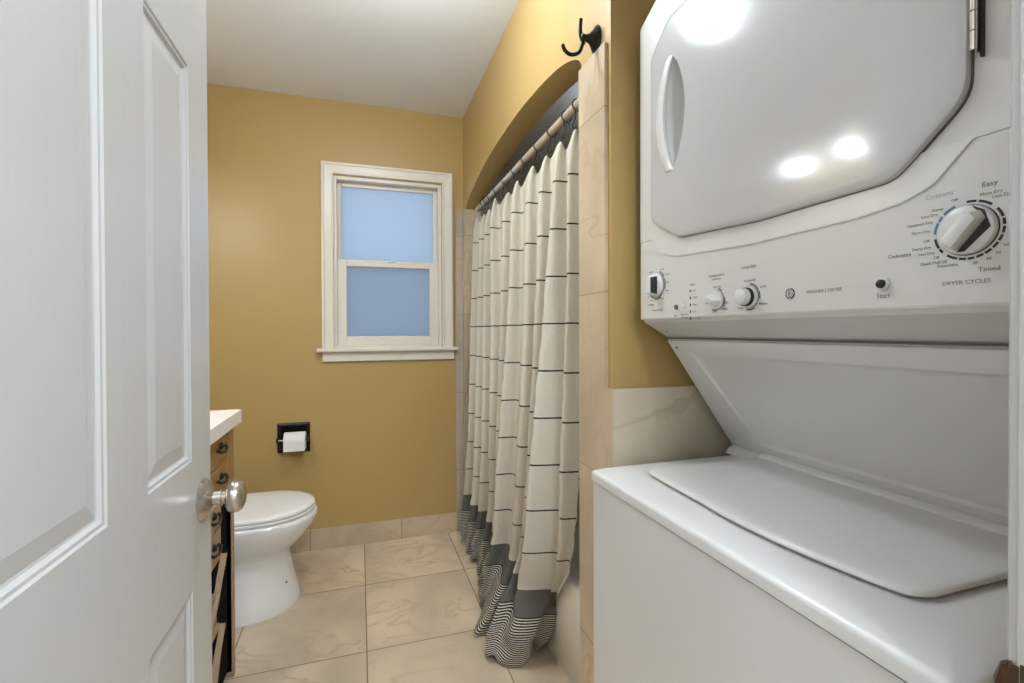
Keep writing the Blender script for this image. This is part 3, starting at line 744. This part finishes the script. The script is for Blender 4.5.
    bo = [bm.verts.new(S(y, s, 0.0)) for y, s in oc]; to = [bm.verts.new(S(y, s, 0.005)) for y, s in oc]
    for k in range(4): bm.faces.new((bo[k], bo[(k+1) % 4], to[(k+1) % 4], to[k]))
    bm.faces.new(bo)
    r0 = [bm.verts.new(S(y, s, 0.005)) for y, s in inn]
    c = Vector((sum(p[0] for p in inn)/len(inn), sum(p[1] for p in inn)/len(inn)))
    r1 = [bm.verts.new(S(c.x+(y-c.x)*0.975, c.y+(s-c.y)*0.94, 0.0018)) for y, s in inn]
    for k in range(len(inn)): bm.faces.new((r0[k], r0[(k+1) % len(inn)], r1[(k+1) % len(inn)], r1[k]))
    bm.faces.new(r1)
    es = [e for e in bm.edges if e.is_boundary]
    bmesh.ops.triangle_fill(bm, edges=es, use_beauty=True)
    link('apron_panel', bm, M_app, root, smooth=True, angle=20)
    link('apron_seam', box(0.722, 0.726, YR+0.001, YL-0.001, 1.1695, 1.1725), M_gap, root)
    link('screw', lathe([(0.0035, 0), (0.003, 0.002), (0, 0.0025)], S(YL-0.022, 0.022, 0.005), nrm, 12), M_nickel, root)
    link('screw', lathe([(0.0045, 0), (0.004, 0.0018), (0, 0.002)], (0.690, YL-0.045, 1.1885), (-0.4, 0, -0.9), 12), M_nickel, root)
    # seam between dryer front and control panel
    link('panel_seam', box(XD-0.001, XD+0.004, YR, YL, 1.4015, 1.4050), M_gap, root)
    # control panel
    XP = 0.649
    pf = [(XD+0.001, 1.2155), (XP+0.0015, 1.2155), (XP, 1.219), (XP, 1.399), (XP+0.002, 1.402), (XD+0.001, 1.402)]
    cp = link('control_panel', prism(pf, 'Y', YR, YL), M_panel, root)
    bz = [(0.950, 1.4015), (0.915, 1.366), (0.865, 1.351), (0.658, 1.341), (0.474, 1.344), (0.419, 1.350), (0.385, 1.362), (0.347, 1.4015)]
    bz = round_poly(bz, [0, 0.03, 0.03, 0.05, 0.05, 0.03, 0.02, 0], 5)
    link('door_surround', prism(bz, 'X', XP-0.0018, XP+0.001, bev=0.0017, front_only=0), M_app, cp, smooth=True)
    # dryer front frame (upper) outline with cut corners
    fr = round_poly([(YL, 1.4050), (YL, 1.914), (YL-0.066, 1.944), (YR+0.066, 1.944), (YR, 1.914), (YR, 1.4050)], [0, 0.006, 0.01, 0.01, 0.006, 0], 4)
    df_ = link('dryer_front', prism(fr, 'X', XP+0.001, XD+0.001, bev=0.003, front_only=0), M_app, root, smooth=True)
    # dryer door
    dp = [(0.943, 1.440), (0.846, 1.3865), (0.640, 1.3755), (0.424, 1.3785), (0.347, 1.450), (0.344, 1.810), (0.405, 1.868), (0.880, 1.868), (0.943, 1.812)]
    rad = [0.03, 0.05, 0.3, 0.05, 0.05, 0.03, 0.05, 0.05, 0.03]
    dpr = round_poly(dp, rad, 6); cy0, cz0 = 0.6435, 1.62
    def dr(off, x): return [(x, cy0+(a-cy0)*(1-off/0.30), cz0+(b_-cz0)*(1-off/0.245)) for a, b_ in dpr]
    gk = link('door_gap_shade', loft([dr(-0.0013, XP-0.0020), dr(-0.0013, XP+0.002)]), M_gap, root)  # dark sheet edging the door, stands in for shade in its gap
    dd = link('dryer_door', loft([dr(0.0, XP-0.0015), dr(0.0, XP-0.0075), dr(0.0010, XP-0.0098), dr(0.0035, XP-0.0112), dr(0.012, XP-0.0118), dr(0.10, XP-0.0128), dr(0.2, XP-0.0132)]), M_appdoor, root, smooth=True, angle=50)
    # lens-shaped grip recess
    zc, hh = 1.654, 0.117
    lens = []
    for k in range(17):
        t = -1+2*k/16; lens.append((0.856+0.027*(1-t*t), zc+hh*t))
    for k in range(1, 16):
        t = 1-2*k/16; lens.append((0.853-0.034*(1-t*t), zc+hh*t))
    cc = (sum(p[0] for p in lens)/len(lens), zc)
    def lring(sc, x): return [(x, cc[0]+(a-cc[0])*sc, cc[1]+(b_-cc[1])*sc) for a, b_ in lens]
    for tgt in (dd, gk, df_, body): boolean_cut(tgt, loft([lring(1.0, XP-0.03), lring(1.0, XP+0.045)]))
    dd.data.shade_smooth(); dd.data.set_sharp_from_angle(angle=radians(30)); df_.data.set_sharp_from_angle(angle=radians(30))
    cup = loft([lring(0.998, XP-0.0118), lring(0.97, XP+0.004), lring(0.86, XP+0.020), lring(0.60, XP+0.032)], closed_ends=False)
    cup.verts.ensure_lookup_table(); nl = len(lens); cup.faces.new(cup.verts[-nl:])
    link('handle_cup', cup, M_panel, dd, smooth=True, angle=60)
    # grip strap on the door edge side
    hp = []
    for k in range(21):
        t = -1+2*k/20
        hp.append((0.856+0.0275*(1-t*t)+0.0125, zc+(hh+0.004)*t, 1-t*t))
    Rr = []
    for y, z, s in hp:
        wdt = 0.0145; x0 = XP-0.0100; x1 = XP-0.0150-0.006*s**0.6
        Rr.append([(x0, y+wdt, z), (x1+0.002, y+wdt*0.95, z), (x1+0.0003, y+wdt*0.6, z), (x1, y-wdt*0.4, z), (x1+0.002, y-wdt*0.8, z), (x0, y-wdt*0.8, z)])
    link('door_handle', loft(Rr), M_app, dd, smooth=True, angle=60)
    # right-hand hinge knuckles
    for z0_ in (1.492,):
        hb = bmesh.new()
        for k in range(7): add_lathe(hb, [(0.0028, 0), (0.0034, 0.0006), (0.0034, 0.0205), (0.0028, 0.021)], (XP-0.0105, 0.3405, z0_+0.002+k*0.0215), (0, 0, 1), 16)
        add_box(hb, XP-0.006, XP+0.0, 0.3385, 0.3400, z0_, z0_+0.152)
        link('door_hinge', hb, [M_chrome], dd, smooth=True)
        link('hinge_leaf', box(XP-0.0045, XP+0.0, 0.3355, 0.3380, z0_-0.005, z0_+0.157), M_dark, dd)
    # ---- dials
    def arc(bm, cy_, cz_, r0, r1, a0, a1, x, n=None):
        """angles clockwise from up as the viewer sees it"""
        n = n or max(2, int(abs(a1-a0)/6)); P = []
        for k in range(n+1):
            a = radians(a0+(a1-a0)*k/n); P.append((cy_-sin(a), cz_+cos(a), a))
        V0 = [bm.verts.new((x, cy_-r0*sin(a), cz_+r0*cos(a))) for *_, a in P]; V1 = [bm.verts.new((x, cy_-r1*sin(a), cz_+r1*cos(a))) for *_, a in P]
        for k in range(n): bm.faces.new((V0[k], V0[k+1], V1[k+1], V1[k]))
    def dial(y, z, R, name, lab, segs, angle, dep=0.024, style='bar'):
        d = link(name, lathe([(R*0.90, 0), (R*0.90, 0.003), (R*0.86, 0.006), (R*0.84, 0.0065)], (XP, y, z), (-1, 0, 0), 40), M_app, cp, smooth=True, angle=40)
        if lab: d['label'] = lab
        if style == 'bar':
            # raised grip bar across the skirt
            bar = round_poly([(-R*0.30, -R*0.78), (R*0.30, -R*0.78), (R*0.30, R*0.66), (0, R*0.80), (-R*0.30, R*0.66)], R*0.12, 4)
            ca, sa = cos(angle), sin(angle)
            def tr(p, k, sh=0): a, b_ = p[0]*k, p[1]*k; return (y-(a*ca+b_*sa), z+(-a*sa+b_*ca))
            g_ = link('knob_grip', loft([[(XP-h, *tr(p, k)) for p in bar] for h, k in ((0.005, 1.0), (dep*0.85, 0.86), (dep*0.97, 0.80), (dep, 0.70))]), M_app, d, smooth=True, angle=35)
            side = [(R*0.305, -R*0.72), (R*0.305, R*0.62), (R*0.62, R*0.55), (R*0.62, R*0.40)]
        else:
            g_ = link('knob_grip', lathe([(R*0.70, 0.004), (R*0.66, dep*0.8), (R*0.62, dep*0.95), (R*0.52, dep), (0, dep)], (XP, y, z), (-1, 0, 0), 40), M_app, d, smooth=True, angle=40)
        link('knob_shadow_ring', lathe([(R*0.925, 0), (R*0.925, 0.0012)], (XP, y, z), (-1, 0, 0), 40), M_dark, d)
        def f(bm):
            for a0, a1 in segs: arc(bm, y, z, R, R*1.09, a0, a1, XP-0.0003)
        if segs: joined(d, 'dial_ring', M_ink2, f)
        return d, g_
    # washer cycle dial (far left)
    segs8 = [(20, 60), (66, 110), (150, 195), (200, 240)]
    d1, g1 = dial(0.934, 1.294, 0.0305, 'washer_cycle_knob', None, segs8, radians(0))
    # dryer cycle dial (right) with blue section
    sr = [(-2, 14), (18, 42), (54, 74), (77, 90), (93, 106), (109, 121), (124, 136), (139, 151), (154, 166), (169, 180), (183, 195), (198, 218), (228, 238), (240, 262)]
    d2, g2 = dial(0.350, 1.301, 0.0305, 'dryer_cycle_knob', 'large cycle knob with a blue arc on its ring', sr, radians(38), dep=0.020)
    def blue(bm):
        for a0, a1 in ((272, 296), (299, 310), (314, 338)): arc(bm, 0.350, 1.301, 0.0305, 0.0305*1.09, a0, a1, XP-0.0003)
    joined(d2, 'blue_ring_arc', M_inkb, blue)
    # black inlay on the dryer knob
    R = 0.0305; ca, sa = cos(radians(38)), sin(radians(38)); yk, zk = 0.350, 1.301
    inl = [(R*0.31, -R*0.76), (R*0.50, -R*0.62), (R*0.62, R*0.46), (R*0.10, R*0.84), (-R*0.35, R*0.80), (R*0.31, R*0.62)]
    link('black_inlay', loft([[(XP-h, yk-(a*ca+b_*sa), zk+(-a*sa+b_*ca)) for a, b_ in inl] for h in (0.0066, 0.0072)]), M_ink2, d2)
    R1 = 0.0305
    link('black_inlay', loft([[(XP-0.0065-0.0163*q, 0.934-R1*0.305*(1-0.12*q)-0.0002, 1.294+zz*(1-0.14*q)) for (q, zz) in ((0, -R1*0.7), (0, R1*0.62), (1, R1*0.62), (1, -R1*0.7))],
                              [(XP-0.0065-0.0163*q, 0.934-R1*0.305*(1-0.12*q)-0.0008, 1.294+zz*(1-0.14*q)) for (q, zz) in ((0, -R1*0.7), (0, R1*0.62), (1, R1*0.62), (1, -R1*0.7))]]), M_ink2, d1)
    d3, g3 = dial(0.742, 1.248, 0.0205, 'temperature_knob', None, [(10, 40), (80, 130), (180, 215)], radians(-60), dep=0.022)
    d4, g4 = dial(0.662, 1.248, 0.0215, 'load_size_knob', None, [(0, 60), (66, 100), (150, 200)], 0, dep=0.024, style='round')
    # the dark skirt seen behind the round grip
    link('knob_collar', lathe([(0.0165, 0.005), (0.0160, 0.012), (0.0142, 0.0125)], (XP, 0.662, 1.248), (-1, 0, 0), 32), M_dark, d4, smooth=True)
    # push buttons and indicator lights
    link('start_button', lathe([(0.0085, 0), (0.0085, 0.0035), (0.0078, 0.004), (0.0063, 0.004), (0.0063, 0.0045)], (XP, 0.4400, 1.2495), (-1, 0, 0), 28), M_app, cp, smooth=True, angle=40)
    link('start_button_cap', lathe([(0.0060, 0.004), (0.0056, 0.0065), (0.0035, 0.009), (0, 0.0095)], (XP, 0.4400, 1.2495), (-1, 0, 0), 28), mat('dark_glossy_cap', (0.02, 0.016, 0.01), 0.12), cp, smooth=True, angle=60)
    link('washer_start_button', lathe([(0.0055, 0), (0.0050, 0.003), (0, 0.0045)], (XP, 0.863, 1.240), (-1, 0, 0), 20), mat('gray_cap', (0.10, 0.095, 0.08), 0.3), cp, smooth=True)
    link('extra_button', lathe([(0.0055, 0), (0.0050, 0.002), (0, 0.003)], (XP, 0.838, 1.242), (-1, 0, 0), 20), M_app, cp, smooth=True)
    for k in range(5):
        link('indicator_light', box(XP-0.0006, XP+0.001, 0.8165, 0.8195, 1.2605-k*0.0142+0.008, 1.2655-k*0.0142+0.008), M_ink2, cp)
    # emblem: dark roundel with pale curls
    ey, ez = 0.580, 1.2475
    em = link('emblem', lathe([(0.0085, 0), (0.0085, 0.0008), (0.0080, 0.0010)], (XP, ey, ez), (-1, 0, 0), 32), mat('emblem_dark', (0.02, 0.018, 0.015), 0.4), cp)
    def curls(bm):
        for k in range(4):
            a = radians(45+90*k); arc(bm, ey-0.0043*sin(a), ez+0.0040*cos(a), 0.0010, 0.0026, math.degrees(a)-150, math.degrees(a)+150, XP-0.0012, 12)
            a = radians(90*k); arc(bm, ey-0.0068*sin(a), ez+0.0068*cos(a), 0.0, 0.0013, 0, 360, XP-0.0012, 10)
    joined(em, 'emblem_curls', M_app, curls)
    txt(em, 'GE', ey, ez, 0.0062, M_app, XP-0.0012, 'emblem_letters')
    # lettering
    T = lambda s, y, z, sz, m=M_ink, **k: txt(cp, s, y, z, sz, m, XP, **k)
    T('WASHER | DRYER', 0.5235, 1.2475, 0.0072)
    T('Start', 0.4400, 1.234, 0.0088)
    T('DRYER CYCLES', 0.3520, 1.2430, 0.0066)
    T('Cottons', 0.378, 1.3475, 0.0085, M_inklt); T('Easy', 0.331, 1.3475, 0.0080, M_ink)
    T('Delicates', 0.4205, 1.283, 0.0072, M_ink); T('Timed', 0.331, 1.2555, 0.0076, M_ink)
    def ring_words(y, z, r, words, sz, m=M_ink):
        for a, s in words:
            al = 'RIGHT' if 180 < a % 360 < 350 else ('LEFT' if 10 < a % 360 < 170 else 'CENTER')
            T(s, y-r*sin(radians(a)), z+r*cos(radians(a)), sz, m, align=al)
    ring_words(0.350, 1.301, 0.038, [(262, 'Off'), (280, 'More Dry'), (296, 'Optimum Dry'), (310, 'Less Dry'), (322, 'Damp'), (345, 'Off'), (250, 'Damp Dry'), (238, 'Less Dry'), (226, 'Off'), (212, 'Quick Fluff 20'), (194, 'Dewrinkle'), (16, 'More Dry'), (34, 'Less Dry'), (170, '30'), (155, '40'), (140, '50'), (125, '60')], 0.0048)
    ring_words(0.934, 1.294, 0.036, [(335, 'Cottons'), (20, 'Casuals'), (55, 'Medium'), (85, 'Light'), (115, 'Rinse'), (150, 'Spin'), (200, 'Heavy'), (225, 'Off')], 0.0050)
    T('Delicates', 0.955, 1.250, 0.0058, M_ink2); T('WASHER CYCLES', 0.932, 1.236, 0.0050)
    T('Start', 0.866, 1.222, 0.0058); T('Water Plus', 0.836, 1.223, 0.0055); T('Extra Rinse', 0.836, 1.217, 0.0050)
    T('Status', 0.812, 1.284, 0.0062)
    for k, s in enumerate(('Fill', 'Wash', 'Rinse', 'Spin', 'Lid Locked')): T(s, 0.809, 1.271-k*0.0142, 0.0048, align='LEFT')
    T('Temperature', 0.744, 1.295, 0.0080); T('(wash/rinse)', 0.744, 1.288, 0.0050)
    ring_words(0.742, 1.249, 0.0235, [(0, 'Tap Cold'), (110, 'Hot'), (145, 'Warm'), (185, 'Cool'), (255, 'Cold')], 0.0055)
    T('Load Size', 0.664, 1.301, 0.0085)
    ring_words(0.662, 1.251, 0.0255, [(0, 'Precise Fill'), (60, 'Small'), (130, 'Medium'), (215, 'Large'), (275, 'Super')], 0.0058)
laundry()

# ------------------------------------------------------------------ lamps (their own light sits in the shade)
def lamps():
    t = empty('ceiling_light', (0.09, 1.40, CZ), 'round flush ceiling light above the middle of the floor', 'ceiling light')
    link('lamp_base', lathe([(0.13, 0), (0.13, 0.02), (0.12, 0.025)], (0.09, 1.40, CZ), (0, 0, -1), 40), M_nickel, t, smooth=True)
    link('lamp_shade', lathe([(0.12, 0.022), (0.115, 0.040), (0.095, 0.058), (0.055, 0.071), (0, 0.076)], (0.09, 1.40, CZ), (0, 0, -1), 40, caps=False), M_dome, t, smooth=True)
    l = lamp('ceiling_bulb', (0.09, 1.40, CZ-0.13), CEIL_W, 0.07); l.parent = t; l.matrix_parent_inverse = t.matrix_world.inverted()
    v = empty('vanity_light', (XL, 1.54, 2.05), 'three-shade vanity wall light hidden behind the open door', 'wall light')
    link('back_plate', box(XL, XL+0.02, 1.16, 1.92, 2.06, 2.12, bev=0.004), M_nickel, v)
    for y in (1.25, 1.54, 1.83):
        link('arm', tube(catmull([(XL+0.02, y, 2.09), (XL+0.08, y, 2.10), (XL+0.11, y, 2.075)], 4), 0.008), M_nickel, v, smooth=True)
        link('lamp_shade', lathe([(0.022, 0), (0.030, 0.02), (0.042, 0.06), (0.060, 0.105), (0.065, 0.12)], (XL+0.11, y, 2.075), (0, 0, -1), 28, caps=False), M_shade, v, smooth=True)
        l = lamp('vanity_bulb', (XL+0.11, y, 1.94), VAN_W, 0.05); l.parent = v; l.matrix_parent_inverse = v.matrix_world.inverted()
    s_ = empty('shower_fill_light', (1.02, 1.75, 2.207), 'small round fill light added in the ceiling over the bathtub', 'downlight')  # unseen lamp added to brighten the alcove above the curtain
    link('trim_ring', lathe([(0.045, 0), (0.060, 0.0), (0.060, 0.004), (0.045, 0.006)], (1.02, 1.75, 2.207), (0, 0, -1), 32, caps=False), M_trim, s_, smooth=True)
    link('lamp_lens', lathe([(0.045, 0.002), (0, 0.003)], (1.02, 1.75, 2.207), (0, 0, -1), 32, caps=False), M_dome, s_, smooth=True)
    l = lamp('shower_fill', (1.02, 1.75, 2.15), 1.4, 0.04); l.parent = s_; l.matrix_parent_inverse = s_.matrix_world.inverted()
    h = empty('hall_fill_light', (0.38, -0.50, CZ), 'round fill light added out of view in the hallway outside the bathroom', 'ceiling light')  # unseen lamp added behind the camera to fill the room
    link('lamp_base', lathe([(0.13, 0), (0.13, 0.02), (0.12, 0.025)], (0.38, -0.50, CZ), (0, 0, -1), 40), M_nickel, h, smooth=True)
    link('lamp_shade', lathe([(0.12, 0.022), (0.115, 0.040), (0.095, 0.058), (0.055, 0.071), (0, 0.076)], (0.38, -0.50, CZ), (0, 0, -1), 40, caps=False), M_dome, h, smooth=True)
    l = lamp('hall_fill', (0.38, -0.50, CZ-0.16), HALL_FILL_W, 0.14); l.parent = h; l.matrix_parent_inverse = h.matrix_world.inverted()
lamps()
